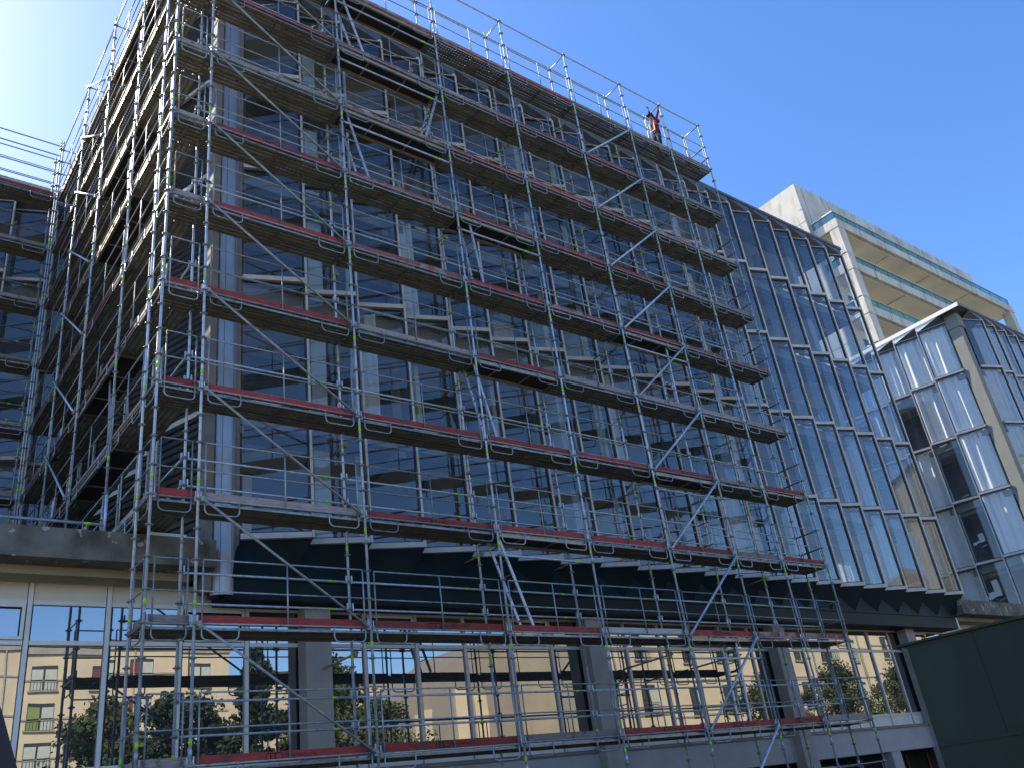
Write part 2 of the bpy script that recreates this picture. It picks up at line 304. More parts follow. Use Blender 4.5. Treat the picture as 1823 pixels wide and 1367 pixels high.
def block(name, ox, oy, n, nl, depth, label, group, curt_f=None, curt_l=None, limit=100, cols=True, left_blank=False, dark=False):
    """ox, oy shift the block; in block coordinates the front tips lie at y 1.25 from x 1.39 on, the left face at x 0.88"""
    B = thing(name, (ox + 14, oy + 8, GZ), label, 'building', group)
    P = 1.234; xs = 1.39; yR = 1.25 + REC; count = 0
    rest = {'f': MB()}
    wins = []
    for j in range(5):
        z0, z1 = ROWS[j], ROWS[j + 1] - (0.27 if j == 4 else 0)
        for k in range(n):
            wins.append((j, (ox + xs + k * P, oy + yR), (P, -REC), (P, 0.0), z0, z1 - z0, (curt_f or {}).get((j, k))))
        for k in range(nl):
            wins.append((j, (ox + 0.88, oy + 2.3 + 1.3 * k), (-REC, 1.3), (0.0, 1.3), z0, z1 - z0, (curt_l or {}).get((j, k))))
    # windows that show largest first: low rows and the front
    order = sorted(range(len(wins)), key=lambda i: (wins[i][2][1] > 0 and not curt_l, (wins[i][1][0] + 4.7) ** 2 + (wins[i][1][1] + 13.5) ** 2 + (wins[i][4] + 1.4) ** 2))
    for rank, i in enumerate(order):
        j, (x, y), (ux, uy), (rx, ry), z, h, cur = wins[i]
        fm, pm, sm, d, L, nr = window_meshes(ux, uy, rx, ry, h, left_blank and uy > 0)
        if rank < limit:
            o = put('window', fm, B, (x, y, z)); q = put('pane', pm, o, (x, y, z)); q.rotation_euler = (random.uniform(-.006, .006), random.uniform(-.003, .003), random.uniform(-.006, .006)); put('sill', sm, o, (x, y, z))
            if cur: put('curtain', curtain_mesh(ux, uy, h, cur, cur % 2 == 1), o, (x, y, z))
        else:
            for me in (fm, pm, sm):
                b = len(rest['f'].v); r = rest['f']
                r.v += [(v.co.x + x, v.co.y + y, v.co.z + z) for v in me.vertices]
                inv = {M[q]: q for q in M}
                ks = [r.mi(inv[mt]) for mt in me.materials]
                for p in me.polygons:
                    r.f.append(tuple(b + q for q in p.vertices)); r.m.append(ks[p.material_index]); r.sm.append(False)
    if rest['f'].v:
        o = put('distant_windows', rest['f'].mesh('distant_windows'), B); o['kind'] = 'stuff'
    x0, x1 = ox + 0.95, ox + xs + n * P; yb = oy + 1.25 + depth; ywl = oy + 2.3 + 1.3 * nl if nl else yb
    for j in range(1, 5):
        sl = MB(); sl.box((x0, oy + yR + 0.06, ROWS[j] - 0.34), (x1 - 0.08, yb, ROWS[j] - 0.01), 'ceiling')
        for k in range(0, n, 3):
            xx = ox + xs + k * P
            if xx < x1 - 1: sl.box((xx - 0.10, oy + yR + 0.12, ROWS[j] - 0.50), (xx + 0.10, yb - 0.2, ROWS[j] - 0.345), 'ceiling')
        put('floor_slab', sl.mesh('floor_slab'), B)
    sl = MB(); sl.box((x0, oy + yR + 0.06, ROWS[0] - 0.4), (x1 - 0.08, yb, ROWS[0] - 0.01), 'ceiling'); put('floor_slab', sl.mesh('floor_slab'), B)
    # interior: ceiling strips coloured as dark and lit, partitions, pale columns
    for j in range(5):
        z0, z1 = ROWS[j], ROWS[j + 1] - 0.35
        pt = MB(); y = oy + 4.3
        if dark:
            if curt_l: pt.box((ox + 2.9, oy + 2.0, z0), (ox + 3.0, oy + 12.4, z1), 'inner_dark')
            pt.box((x0 + (2.1 if curt_l else 0), oy + 3.2, z0), (x1 - 0.1, oy + 3.3, z1), 'inner_dark'); put('partition_wall', pt.mesh('partition_wall'), B); continue
        pt.box((x0 + 0.9, oy + 2.5, z1 - 0.02), (x1 - 0.6, y - 0.3, z1 - 0.004), 'cream'); pt.box((x0 + 0.9, oy + 1.9, z1 - 0.05), (x1 - 0.6, oy + 2.495, z1 - 0.006), 'brown_wall_shade')  # brown near the glass, cream deeper in: shade and light as ceiling colour
        pt.box((x0 + 0.9, y - 0.25, z0 + 1.0), (x1 - 2.6, y, z1), 'inner_dark')
        for q in range(0, n - 3):
            if (q * 7 + j * 3) % 11 < 1: xx = ox + xs + q * P; pt.box((xx, y - 0.29, z0 + 0.4), (xx + P - 0.06, y - 0.252, z1 - 0.1), 'cream')
        pt.box((x0 + 0.9, oy + 1.9, z0 - 0.008), (x1 - 0.6, oy + 9, z0 + 0.004), 'ceiling')
        for q in range(4, n - 3, 5):
            xx = ox + xs + q * P; pt.box((xx, oy + 2.9, z0), (xx + 0.12, y - 0.002, z1), 'cream' if (q + j) % 2 else 'brown_wall_shade')
        if left_blank: pt.box((ox + 1.45, oy + 2.0, z0), (ox + 1.55, oy + 12.4, z1), 'brown_wall_shade')
        put('partition_wall', pt.mesh('partition_wall'), B)
    if cols:
        for q in range(4):
            c = MB(); xx = ox + 3.22 + q * 7.2
            if xx < x1 - 1: c.box((xx, oy + 2.3, ROWS[0]), (xx + 0.36, oy + 2.7, ROWS[5] - 0.1), 'col_in'); put('column', c.mesh('interior_column'), B)
    # roof with straight eaves over the teeth
    rf = MB(); rf.box((ox + 0.40, oy + 1.22, 18.655), (x1 + 0.03, yb, 18.75), 'roof_dark'); rf.box((ox + 0.6, oy + 1.5, 18.752), (x1 - 0.2, yb - 0.2, 18.95), 'roof_dark')
    rf.box((ox + 0.36, oy + 1.18, 18.66), (x1 + 0.05, oy + 1.217, 18.78), 'roof_dark')
    if left_blank: rf.box((ox + 0.40, yb, 18.655), (ox + 1.6, ywl, 18.75), 'roof_dark')
    rf.box((ox + 0.36, oy + 1.22, 18.66), (ox + 0.397, ywl, 18.86), 'roof_white' if curt_l else 'roof_dark')  # white where this eave side is sunlit, light put into the colour
    zh, ze = ROWS[5] - 0.275, 18.653
    ea = lambda mb, aL, aR, tip, rec, k1, k2: (mb.face([aL, aR, tip], k1), mb.face([aL if (tip - aR).length < (tip - aL).length else aR, tip, rec], k2))
    for k in range(n):
        xa, xb = ox + xs + k * P, ox + xs + (k + 1) * P
        ea(rf, Vector((xa, oy + 1.215, ze)), Vector((xb, oy + 1.215, ze)), Vector((xb, oy + 1.245, zh)), Vector((xa, oy + yR - 0.0, zh)), 'roof_dark', 'roof_dark')
        rf.face([(xb, oy + 1.245, zh), (xb, oy + yR, zh), (xb, oy + 1.215, ze)], 'roof_dark')
        rf.bar((xa, oy + yR - 0.02, zh + 0.045), (xb, oy + 1.23, zh + 0.045), 0.05, 0.09, 'alu')
    for k in range(nl):
        ya, yb_ = oy + 2.3 + 1.3 * k, oy + 3.6 + 1.3 * k
        ea(rf, Vector((ox + 0.395, yb_, ze)), Vector((ox + 0.395, ya, ze)), Vector((ox + 0.425, yb_, zh)), Vector((ox + 0.88, ya, zh)), 'roof_white' if curt_l else 'roof_dark', 'roof_dark')  # upper triangle coloured white as sunlit, lower one dark as shaded
        rf.bar((ox + 0.86, ya, zh + 0.045), (ox + 0.41, yb_, zh + 0.045), 0.05, 0.09, 'alu')
    put('roof', rf.mesh('roof'), B)
    # skirt below the lowest sills and its fascia
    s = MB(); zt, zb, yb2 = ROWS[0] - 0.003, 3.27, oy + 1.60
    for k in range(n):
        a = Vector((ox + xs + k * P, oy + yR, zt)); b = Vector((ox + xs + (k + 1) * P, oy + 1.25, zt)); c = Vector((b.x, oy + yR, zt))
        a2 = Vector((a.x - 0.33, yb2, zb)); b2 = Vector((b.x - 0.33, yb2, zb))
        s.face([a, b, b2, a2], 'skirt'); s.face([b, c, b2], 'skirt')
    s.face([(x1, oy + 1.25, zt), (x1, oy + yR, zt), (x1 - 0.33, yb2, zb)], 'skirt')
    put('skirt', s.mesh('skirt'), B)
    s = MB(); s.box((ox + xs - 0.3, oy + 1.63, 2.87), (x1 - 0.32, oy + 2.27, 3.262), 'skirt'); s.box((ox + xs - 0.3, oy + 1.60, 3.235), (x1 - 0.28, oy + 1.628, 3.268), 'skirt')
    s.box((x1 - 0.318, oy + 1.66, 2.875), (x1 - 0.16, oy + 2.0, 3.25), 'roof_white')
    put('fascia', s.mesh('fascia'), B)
    # metal clad corner pier in three strips
    p = MB()
    if curt_l:
        p.box((ox + 0.885, oy + 1.74, 2.93), (ox + 1.36, oy + 2.27, 18.2), 'pier_c'); p.box((ox + 0.84, oy + 1.66, 17.9), (ox + 1.40, oy + 2.28, 18.64), 'pier_c')
    for q in range(0 if curt_l else 3):
        for i in range(5):
            a0, a1 = [R(195 + 50 * q + (48 * t) / 5) for t in (i, i + 1)]; k = lambda a, z: (ox + 1.085 + 0.235 * math.cos(a), oy + 1.80 + 0.23 * math.sin(a), z)
            p.face([k(a0, 2.93), k(a1, 2.93), k(a1, 18.6), k(a0, 18.6)], 'pier', True)
    if not curt_l: p.box((ox + 0.90, oy + 1.72, 2.932), (ox + 1.22, oy + 1.98, 18.59), 'gasket_shade')
    if not curt_l: p.box((ox + 0.72, oy + 1.66, 3.0), (ox + 0.855, oy + 1.98, 18.6), 'beam'); p.box((ox + 1.265, oy + 1.70, 3.0), (ox + 1.37, oy + 1.95, 18.6), 'beam')
    if not curt_l: p.box((ox + 0.80, oy + 1.50, 18.1), (ox + 1.34, oy + 2.05, 18.64), 'pier')
    put('pier', p.mesh('pier'), B)
    # glazed right end and rear
    e = MB(); e.face([(x1 - 0.04, oy + yR, ROWS[0]), (x1 - 0.04, yb, ROWS[0]), (x1 - 0.04, yb, ROWS[5]), (x1 - 0.04, oy + yR, ROWS[5])], 'glass_clear')
    for q in range(int((depth - 1) / 1.3)):
        yy = oy + yR + 1.3 * (q + 1); e.box((x1 - 0.07, yy - 0.03, ROWS[0]), (x1 - 0.01, yy + 0.03, ROWS[5]), 'alu')
    put('end_glazing', e.mesh('end_glazing'), B)
    e = MB()
    for q in range(int((x1 - x0) / 1.3)):
        xx = x0 + 1.3 * q; e.box((xx - 0.03, yb - 0.07, ROWS[0]), (xx + 0.03, yb - 0.01, ROWS[5]), 'alu')
    for j in range(5): e.box((x0, yb - 0.13, ROWS[j]), (x1 - 0.08, yb - 0.072, ROWS[j] + 0.9), 'alu')
    put('rear_glazing', e.mesh('rear_glazing'), B)
    return B

rc = random.Random(11); cf1 = {(j, k): rc.choice((2, 4, 6, 8, 9)) for j in range(5) for k in range(21) if rc.random() < (0.16, 0.14, 0.04, 0.02, 0.02)[j]}
block('glass_building', 0, 0, 21, 8, 8.2, 'long glass office block with saw-tooth windows standing behind the front scaffold', 'saw-tooth glass blocks', cf1, left_blank=True)
cl = {}
for j, row in {4: (1, 3, 5, 7), 3: (9, 11, 0, 13), 2: (15, 0, 17, 19), 1: (9, 0, 21, 23), 0: (2, 0, 25, 0)}.items():
    for k, v in enumerate(row): cl[(j, k)] = v
cf2 = {(j, k): (23 + 2 * ((j * 5 + k) % 7)) for j in range(5) for k in range(6) if not (j == 4 and k in (0, 3))}
block('glass_building', 37.0, 0, 12, 8, 11.7, 'glass block with white curtains and a pale corner pier at the right edge', 'saw-tooth glass blocks', cf2, cl, dark=True)
block('glass_building', -14.2, 11.35, 11, 0, 9.0, 'rear glass wing with a white roof at the left edge of the photo', 'saw-tooth glass blocks', cols=False, dark=True)
block('glass_building', 26.6, 11.35, 8, 0, 9.0, 'rear glass wing in the gap between the two large glass blocks', 'saw-tooth glass blocks', cols=False, dark=True)
# white sloping roof sheets and beige cladding on the left rear wing
B = bpy.data.objects['glass_building.002']
r = MB(); r.box((-13.5, 12.62, 18.80), (0.45, 12.75, 19.30), 'clad')
for i in range(80): r.box((-13.45 + i * 0.172, 12.60, 18.81), (-13.38 + i * 0.172, 12.617, 19.29), 'clad')
r.bar((-13.5, 13.0, 19.55), (0.5, 13.0, 19.55), 0.95, 0.05, 'roof_white', up=(0, -0.62, 0.78)); r.box((-13.5, 13.3, 18.8), (0.48, 16, 19.8), 'roof_white')
put('roof_sheet', r.mesh('roof_sheet'), B)

# ------------------------------------------------------------------ ground floor podium
PB = thing('podium_building', (10, 4, GZ), 'concrete ground floor with mirror glass windows running below the glass blocks', 'building')
YG = 2.29
def podium_window(fk):
    f, pn, sp, hp = MB(), MB(), MB(), MB(); w = 1.2
    f.box((-0.035, -0.05, 0.0), (0.035, 0.06, 3.24), fk); f.box((0.036, -0.015, 0.02), (0.062, 0.03, 2.9), 'gasket_shade')
    for z in (0.30, 2.22, 2.86): f.box((0.047, -0.04, z - 0.035), (w - 0.047, 0.05, z + 0.035), fk)
    pn.face([(0.045, 0, 0.33), (w - 0.045, 0, 0.33), (w - 0.045, 0, 2.19), (0.045, 0, 2.19)], 'mirror'); pn.face([(0.045, 0, 2.25), (w - 0.045, 0, 2.25), (w - 0.045, 0, 2.83), (0.045, 0, 2.83)], 'mirror')
    sp.box((0.047, -0.02, 0.0), (w - 0.047, 0.03, 0.262), 'panel'); hp.box((0.047, -0.02, 2.897), (w - 0.047, 0.03, 3.24), 'panel')
    h = MB()
    for a, b in (((0.06, -0.075, 2.262), (w - 0.06, -0.052, 2.31)), ((0.06, -0.075, 2.77), (w - 0.06, -0.052, 2.82)), ((0.06, -0.075, 2.31), (0.11, -0.052, 2.77)), ((w - 0.11, -0.075, 2.31), (w - 0.06, -0.052, 2.77))): h.box(a, b, 'white_alu')
    h.box((0.5, -0.095, 2.272), (0.62, -0.077, 2.292), 'gasket_shade')
    return f.mesh('window_frame'), pn.mesh('window_pane'), sp.mesh('spandrel_panel'), h.mesh('opening_sash'), hp.mesh('head_panel')
pf, pp, ps, ph, phd = podium_window('white_alu'); pf2 = podium_window('alu')[0]
for k in range(-6, 36):
    x = 0.55 + 1.2 * k
    o = put('window', pf if k < 2 else pf2, PB, (x, YG, 0)); q = put('pane', pp, o, (x, YG, 0)); q.rotation_euler = (random.uniform(-.003, .003), 0, random.uniform(-.004, .004)); put('spandrel_panel', ps, o, (x, YG, 0)); put('head_panel', phd, o, (x, YG, 0))
    if k in (-3, 0, 3, 6, 20): put('opening_sash', ph, o, (x, YG, 0))
for k in range(-1, 6):
    x = 2.73 + 7.06 * k
    c = MB(); c.box((x, 1.9, GZ), (x + 0.52, 2.225, 2.86), 'col_out'); put('column', c.mesh('column'), PB)
for xa, xb in ((-9.0, 0.80), (27.05, 37.75)):
    s = MB(); s.box((xa, 1.3, 3.31), (xb, 12.6, 3.80), 'flaky'); s.box((xa + 0.01, 1.75, 3.17), (xb - 0.3, 2.22, 3.307), 'soffit'); put('terrace_slab', s.mesh('terrace_slab'), PB)
s = MB(); s.box((-9, 2.24, -0.04), (45, 2.6, -0.004), 'beam'); s.box((-9, 2.10, -0.09), (45, 2.6, -0.042), 'beam'); s.box((-9, 2.14, -0.72), (45, 2.6, -0.092), 'dado')
for k in range(-2, 12):
    x = 0.9 + 4.1 * k; s.box((x, 2.16, GZ), (x + 0.5, 2.5, -0.722), 'dado')
put('plinth', s.mesh('plinth'), PB)
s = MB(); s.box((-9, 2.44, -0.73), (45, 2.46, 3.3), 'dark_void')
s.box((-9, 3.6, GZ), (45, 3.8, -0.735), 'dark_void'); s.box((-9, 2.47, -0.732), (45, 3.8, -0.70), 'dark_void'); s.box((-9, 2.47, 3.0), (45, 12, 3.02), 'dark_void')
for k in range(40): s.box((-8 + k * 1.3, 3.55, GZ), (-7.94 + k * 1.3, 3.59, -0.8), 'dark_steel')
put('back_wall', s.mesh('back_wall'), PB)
s = MB(); s.box((0.85, 2.272, 2.90), (27, 2.42, 3.3), 'soffit'); put('soffit', s.mesh('soffit'), PB)

# ------------------------------------------------------------------ scaffold kit
XS = dict(A=-0.739, B=0.0, C=3.022, D=6.014, E=8.504, F=11.037, H=13.465, I=15.366, J=17.365)
W = 0.7065
def standard_mesh(z0, z1, tape):
    mb = MB(); mb.tube([(0, 0, 0), (0, 0, z1 - z0)], 0.0242, 'galv', 10)
    k = math.ceil((z0 - 0.001) / 0.5)
    while k * 0.5 < z1 - 0.02:
        z = k * 0.5 - z0
        mb.tube([(0, 0, z - 0.006), (0, 0, z + 0.006)], 0.062, 'galv_dull', 12); mb.tube([(0, 0, z - 0.03), (0, 0, z + 0.03)], 0.031, 'galv_dull', 10)
        if k % 4 == 0:
            t = z + tape; mb.tube([(0, 0, t - 0.045), (0, 0, t + 0.045)], 0.0258, 'lime', 10)
            mb.tube([(0, 0, t - 0.2), (0, 0, t - 0.09)], 0.0268, 'galv', 10)
        k += 1
    return mb.mesh('standard')
def loop(x0, x1, zd):
    r = 0.09; pts = [(x0, 0, 0.0)]
    for i in range(6):
        a = math.pi + i * math.pi / 10; pts.append((x0 + r + r * math.cos(a), 0, zd + r + r * math.sin(a)))
    for i in range(6):
        a = 1.5 * math.pi + i * math.pi / 10; pts.append((x1 - r + r * math.cos(a), 0, zd + r + r * math.sin(a)))
    pts.append((x1, 0, 0.0)); return pts
def frame_mesh(L):
    mb = MB(); r = 0.0135; q = 0.115
    lo = [(q, L - q)] if L < 1 else ([(q, 0.115 + 0.58 * min(1, L / 2.4)), (L - 0.115 - 0.58 * min(1, L / 2.4), L - q)])
    for a, b in lo: mb.tube(loop(a, b, -0.245), r, 'galv_rail', 7)
    for x in (q, L - q): mb.tube([(x, 0, 0), (x, 0, 1.0)], r, 'galv_rail', 7)
    if L > 1: mb.tube([(L / 2, 0, 0.0), (L / 2, 0, 1.0)], r, 'galv_rail', 7)
    for z, a, b in ((1.0, q, L - q), (0.5, 0.04, L - 0.04)): mb.tube([(a, -0.001, z), (b, -0.001, z)], r, 'galv_rail', 7)
    mb.tube([(0.03, 0, 0), (L - 0.03, 0, 0)], 0.017, 'galv_rail', 7)
    for x in (0.045, L - 0.045):
        mb.box((x - 0.025, -0.02, -0.05), (x + 0.025, 0.02, 0.035), 'galv_dull'); mb.box((x - 0.008, -0.01, 0.04), (x + 0.012, 0.01, 0.13), 'galv')
    return mb.mesh('guardrail_frame')
def deck_mesh(L, trap=False):
    mb = MB()
    if trap:
        mb.box((0.05, 0.10, -0.045), (L - 0.05, 0.60, -0.03), 'ply')
        for y in (0.045, 0.60): mb.box((0.04, y, -0.10), (L - 0.04, y + 0.05, -0.02), 'alu_frame')
        for x in (L * 0.3, L * 0.66): mb.box((x, 0.097, -0.07), (x + 0.03, 0.598, -0.047), 'alu_frame')
        for x in (0.045, L - 0.085): mb.box((x, 0.097, -0.10), (x + 0.04, 0.598, -0.047), 'dark_steel')
        return mb.mesh('deck')
    for y0 in (0.04, 0.365):
        y1 = y0 + 0.315
        mb.face([(0.03, y0, -0.035), (L - 0.03, y0, -0.035), (L - 0.03, y1, -0.035), (0.03, y1, -0.035)], 'deck')
        for y in (y0, y1 - 0.012): mb.box((0.03, y, -0.072), (L - 0.03, y + 0.012, -0.036), 'galv_rail' if y < 0.05 else 'dark_steel'); mb.box((0.03, y - 0.002, -0.078), (L - 0.03, y + 0.02, -0.073), 'dark_steel')
        for y in (y0 + 0.1, y0 + 0.2): mb.box((0.03, y, -0.06), (L - 0.03, y + 0.014, -0.0365), 'dark_steel')
        for x in (0.03, L / 2 - 0.02, L - 0.07): mb.box((x, y0 + 0.013, -0.070), (x + 0.04, y1 - 0.013, -0.061), 'dark_steel')
        for x in (0.0, L - 0.05): mb.box((x, y0 + 0.03, -0.06), (x + 0.05, y0 + 0.09, -0.02), 'galv_dull'); mb.box((x, y1 - 0.09, -0.06), (x + 0.05, y1 - 0.03, -0.02), 'galv_dull')
    return mb.mesh('deck')
def board_mesh(L, k):
    mb = MB(); rnd = random.Random(int(L * 1000) + len(k)); n = 8
    z0, z1 = -0.012, 0.138; w = [rnd.uniform(-0.004, 0.004) for _ in range(n + 1)]
    for i in range(n):
        xa, xb = 0.06 + (L - 0.12) * i / n, 0.06 + (L - 0.12) * (i + 1) / n
        A = [(xa, 0.034, z0), (xa, 0.06, z0), (xa, 0.06, z1 + w[i]), (xa, 0.034, z1 + w[i])]; Bq = [(xb, 0.034, z0), (xb, 0.06, z0), (xb, 0.06, z1 + w[i + 1]), (xb, 0.034, z1 + w[i + 1])]
        for a, b in ((0, 1), (1, 2), (2, 3), (3, 0)): mb.face([A[a], A[b], Bq[b], Bq[a]], k)
        if i == 0: mb.face(A, k)
        if i == n - 1: mb.face(list(reversed(Bq)), k)
    return mb.mesh('toe_board')
def inner_mesh(L, one=False):
    mb = MB()
    for z in ((1.0,) if one else (0.5, 1.0)):
        mb.tube([(0.03, W, z), (L - 0.03, W, z)], 0.020, 'galv', 8)
        mb.tube([(L - 0.42, W, z), (L - 0.32, W, z)], 0.0215, 'lime', 8)
        for x in (0.05, L - 0.05): mb.box((x - 0.012, W - 0.03, z - 0.03), (x + 0.012, W + 0.012, z + 0.11), 'galv')
    return mb.mesh('inner_rail')
def transom_mesh():
    mb = MB(); mb.box((-0.03, 0.03, -0.05), (-0.012, W - 0.03, 0.0), 'dark_steel'); mb.box((0.012, 0.03, -0.05), (0.03, W - 0.03, 0.0), 'dark_steel'); mb.box((-0.011, 0.03, -0.05), (0.011, W - 0.03, -0.04), 'dark_steel')
    return mb.mesh('transom')
_km = {}
def kit(f, *a):
    if (f, a) not in _km: _km[(f, a)] = f(*a)
    return _km[(f, a)]
def bay(S_, p, rot, L, z, board, trap=False, frame=True, deck=True, inner=1, boardlabel=None):
    if frame: put('guardrail_frame', kit(frame_mesh, round(L, 3)), S_, (p[0] + random.uniform(-.006, .006), p[1], z + random.uniform(-.012, .012)), rot + random.uniform(-.004, .004)).rotation_euler.y = random.uniform(-.004, .004)
    if deck: put('deck', kit(deck_mesh, round(L, 3), trap), S_, (p[0], p[1], z), rot, 'dark plywood trapdoor deck' if trap else None)
    if inner: put('inner_rail', kit(inner_mesh, round(L, 3)), S_, (p[0], p[1], z), rot)
    if board:
        names = {'red': None, 'pink': 'worn pinkish red toe board', 'grey': 'weathered grey toe board', 'pale': 'pale grey toe board', 'orange': 'toe board coloured warm orange as if sunlit'}
        o = put('toe_board', kit(board_mesh, round(L, 3), board), S_, (p[0], p[1], z + random.uniform(0, .01)), rot, names[board]); o.rotation_euler.y = random.uniform(-.005, .005); return o

LET = None
def marking(b, x, rot=0.0):
    """printed emblem of linked rounded rings and a line of lettering on a toe board"""
    mb = MB(); y = 0.0325
    def ring(cx, w, h, open_right):
        pts = []
        for i in range(17):
            a = math.pi / 2 + i * math.pi / 8
            ex = math.copysign(abs(math.cos(a)) ** 0.55, math.cos(a)); ez = math.copysign(abs(math.sin(a)) ** 0.55, math.sin(a))
            if open_right and math.cos(a) > 0.5: continue
            pts.append((cx + ex * w, 0.07 + ez * h))
        for i in range(len(pts) - 1):
            (xa, za), (xb, zb) = pts[i], pts[i + 1]; dx, dz = xb - xa, zb - za; l = math.hypot(dx, dz) or 1
            if l > 0.09: continue
            nx, nz = -dz / l * 0.007, dx / l * 0.007
            mb.face([(xa + nx, y, za + nz), (xb + nx, y, zb + nz), (xb - nx, y, zb - nz), (xa - nx, y, za - nz)], 'black')
    ring(x + 0.04, 0.045, 0.045, True); ring(x + 0.11, 0.045, 0.045, True); ring(x + 0.20, 0.06, 0.045, False)
    q = WLOC[b.name]; put('emblem', mb.mesh('emblem'), b, q)
    c = bpy.data.curves.new('lettering', 'FONT'); c.body = 'ME FORBOIS LTYL'; c.size = 0.065; c.extrude = 0.0005; c.materials.append(M['black'])
    global LET
    if LET is None:
        t = bpy.data.objects.new('lettering_build', c); COL.objects.link(t); dg = bpy.context.evaluated_depsgraph_get(); LET = bpy.data.meshes.new_from_object(t.evaluated_get(dg)); bpy.data.objects.remove(t)
    o = bpy.data.objects.new('lettering', LET); COL.objects.link(o); o.parent = b; o.location = (x + 0.30, y, 0.05); o.rotation_euler = (math.pi / 2, 0, 0); WLOC[o.name] = q

# front scaffold
FS = thing('scaffold', (8.3, 0.35, GZ), 'tall galvanised scaffold with red toe boards along the main facade', 'scaffold', 'scaffolds round the building')
BAYS = [('A', 'B'), ('B', 'C'), ('C', 'D'), ('D', 'E'), ('E', 'F'), ('F', 'H'), ('H', 'I'), ('I', 'J')]
TOE = {9: 'ggggpggg', 8: 'grppRRpg'.replace('R', 'r'), 7: 'ggprrrpg', 6: 'grprrrgg', 5: 'grprprpp', 4: 'rrgrgggg', 3: 'rrrrrrgr', 2: 'rgrrrrgr', 1: 'grrrwrpp', 0: 'grrgrrrg', -1: '.....ggg'}
TOE[9] = 'ggpprggg'
NAME = dict(r='red', p='pink', g='grey', w='pale')
TRAP = {(9, 'C'), (8, 'C'), (7, 'C'), (6, 'D'), (4, 'D'), (2, 'D'), (5, 'F'), (3, 'F'), (1, 'F')}
MARK = {(0, 'B'): 1.15, (0, 'C'): 1.15, (1, 'C'): 1.2, (2, 'C'): 1.2, (1, 'F'): 0.95, (0, 'E'): 1.25, (0, 'F'): 0.9, (0, 'H'): 0.75, (6, 'B'): 1.15, (7, 'D'): 0.8, (2, 'I'): 0.8, (8, 'B'): 1.2, (8, 'C'): 1.1, (5, 'E'): 1.2, (7, 'C'): 1.3}
for lv in range(-1, 10):
    z = 2.0 * lv
    for bi, (a, b) in enumerate(BAYS):
        t = TOE[lv][bi]
        if t == '.': continue
        L = XS[b] - XS[a]
        o = bay(FS, (XS[a], 0), 0, L, z, NAME[t], (lv, a) in TRAP, inner=(L > 1))
        if (lv, a) in MARK: marking(o, MARK[(lv, a)])
    for n in XS:
        if lv >= 0: put('transom', kit(transom_mesh), FS, (XS[n], 0, z))
for n in XS:
    put('standard', kit(standard_mesh, GZ, 20.08, 0.32 if n in 'AB' else -0.27), FS, (XS[n], 0, GZ))
    put('standard', kit(standard_mesh, GZ, 20.16, 0.2 if n in 'ABE' else -0.34), FS, (XS[n], W, GZ))
# top rails, and transoms tying the tops of the outer and inner standards
tr = MB()
for (a, b) in BAYS:
    tr.tube([(XS[a] + 0.03, 0, 20), (XS[b] - 0.03, 0, 20)], 0.022, 'galv', 8)
    if a != 'A':
        tr.tube([(XS[a] + 0.03, W, 20), (XS[b] - 0.03, W, 20)], 0.022, 'galv', 8)
put('top_rail', tr.mesh('top_rail'), FS)
mb = MB(); mb.tube([(0, 0.03, 0), (0, W - 0.03, 0)], 0.022, 'galv', 8); tm = mb.mesh('top_transom')
for n in XS: put('top_transom', tm, FS, (XS[n], 0, 20))
mb = MB(); mb.tube([(0, 0.03, 0), (0, W - 0.03, 0)], 0.022, 'dark_steel', 8); tm2 = mb.mesh('end_rail')
for lv in range(-1, 10):
    for z in (0.5, 1.0): put('end_rail', tm2, FS, (XS['J'], 0, 2 * lv + z))
# diagonal braces
def brace(S_, p, q, r, k):
    mb = MB(); mb.tube([p, q], r, k, 8)
    for e in (p, q): mb.box((e[0] - 0.03, e[1] - 0.01, e[2] - 0.04), (e[0] + 0.03, e[1] + 0.05, e[2] + 0.04), 'galv_dull')
    put('diagonal_brace', mb.mesh('diagonal_brace'), S_)
for lv in range(1, 11): brace(FS, (0.06, -0.055, 2 * lv), (XS['C'] - 0.06, -0.055, 2 * lv - 2), 0.022, 'galv_dull')
for lv in range(-1, 9): brace(FS, (XS['F'] + 0.06, -0.055, 2 * lv), (XS['H'] - 0.03, -0.055, 2 * lv + 2), 0.030, 'galv')
for lv in range(0, 9):
    for i, n in enumerate('CEHDFI'):
        if (i + lv) % 2: continue
        mb = MB(); z = 2 * lv + 1.72; ye = 2.24 if z < 2.6 else (2.2 if z < 3.3 else 1.30)
        mb.tube([(XS[n] + 0.05, W - 0.12, z), (XS[n] + 0.05, ye, z)], 0.0215, 'galv_dull', 8); mb.box((XS[n] + 0.0, W - 0.05, z - 0.045), (XS[n] + 0.09, W + 0.05, z + 0.045), 'galv_dull')
        put('wall_tie', mb.mesh('wall_tie'), FS)
# extra ledgers under the trapdoor bays
for lv, a, b in ((9, 'C', 'D'), (8, 'C', 'D'), (7, 'C', 'D'), (6, 'D', 'E'), (2, 'D', 'E'), (5, 'F', 'H'), (1, 'F', 'H'), (3, 'F', 'H')):
    mb = MB(); z = 2 * lv - 0.5; mb.tube([(XS[a] + 0.03, 0, z), (XS[b] - 0.03, 0, z)], 0.0245, 'galv', 8); mb.tube([(XS[b] - 0.5, 0, z), (XS[b] - 0.36, 0, z)], 0.0262, 'lime', 8)
    put('ledger', mb.mesh('ledger'), FS)

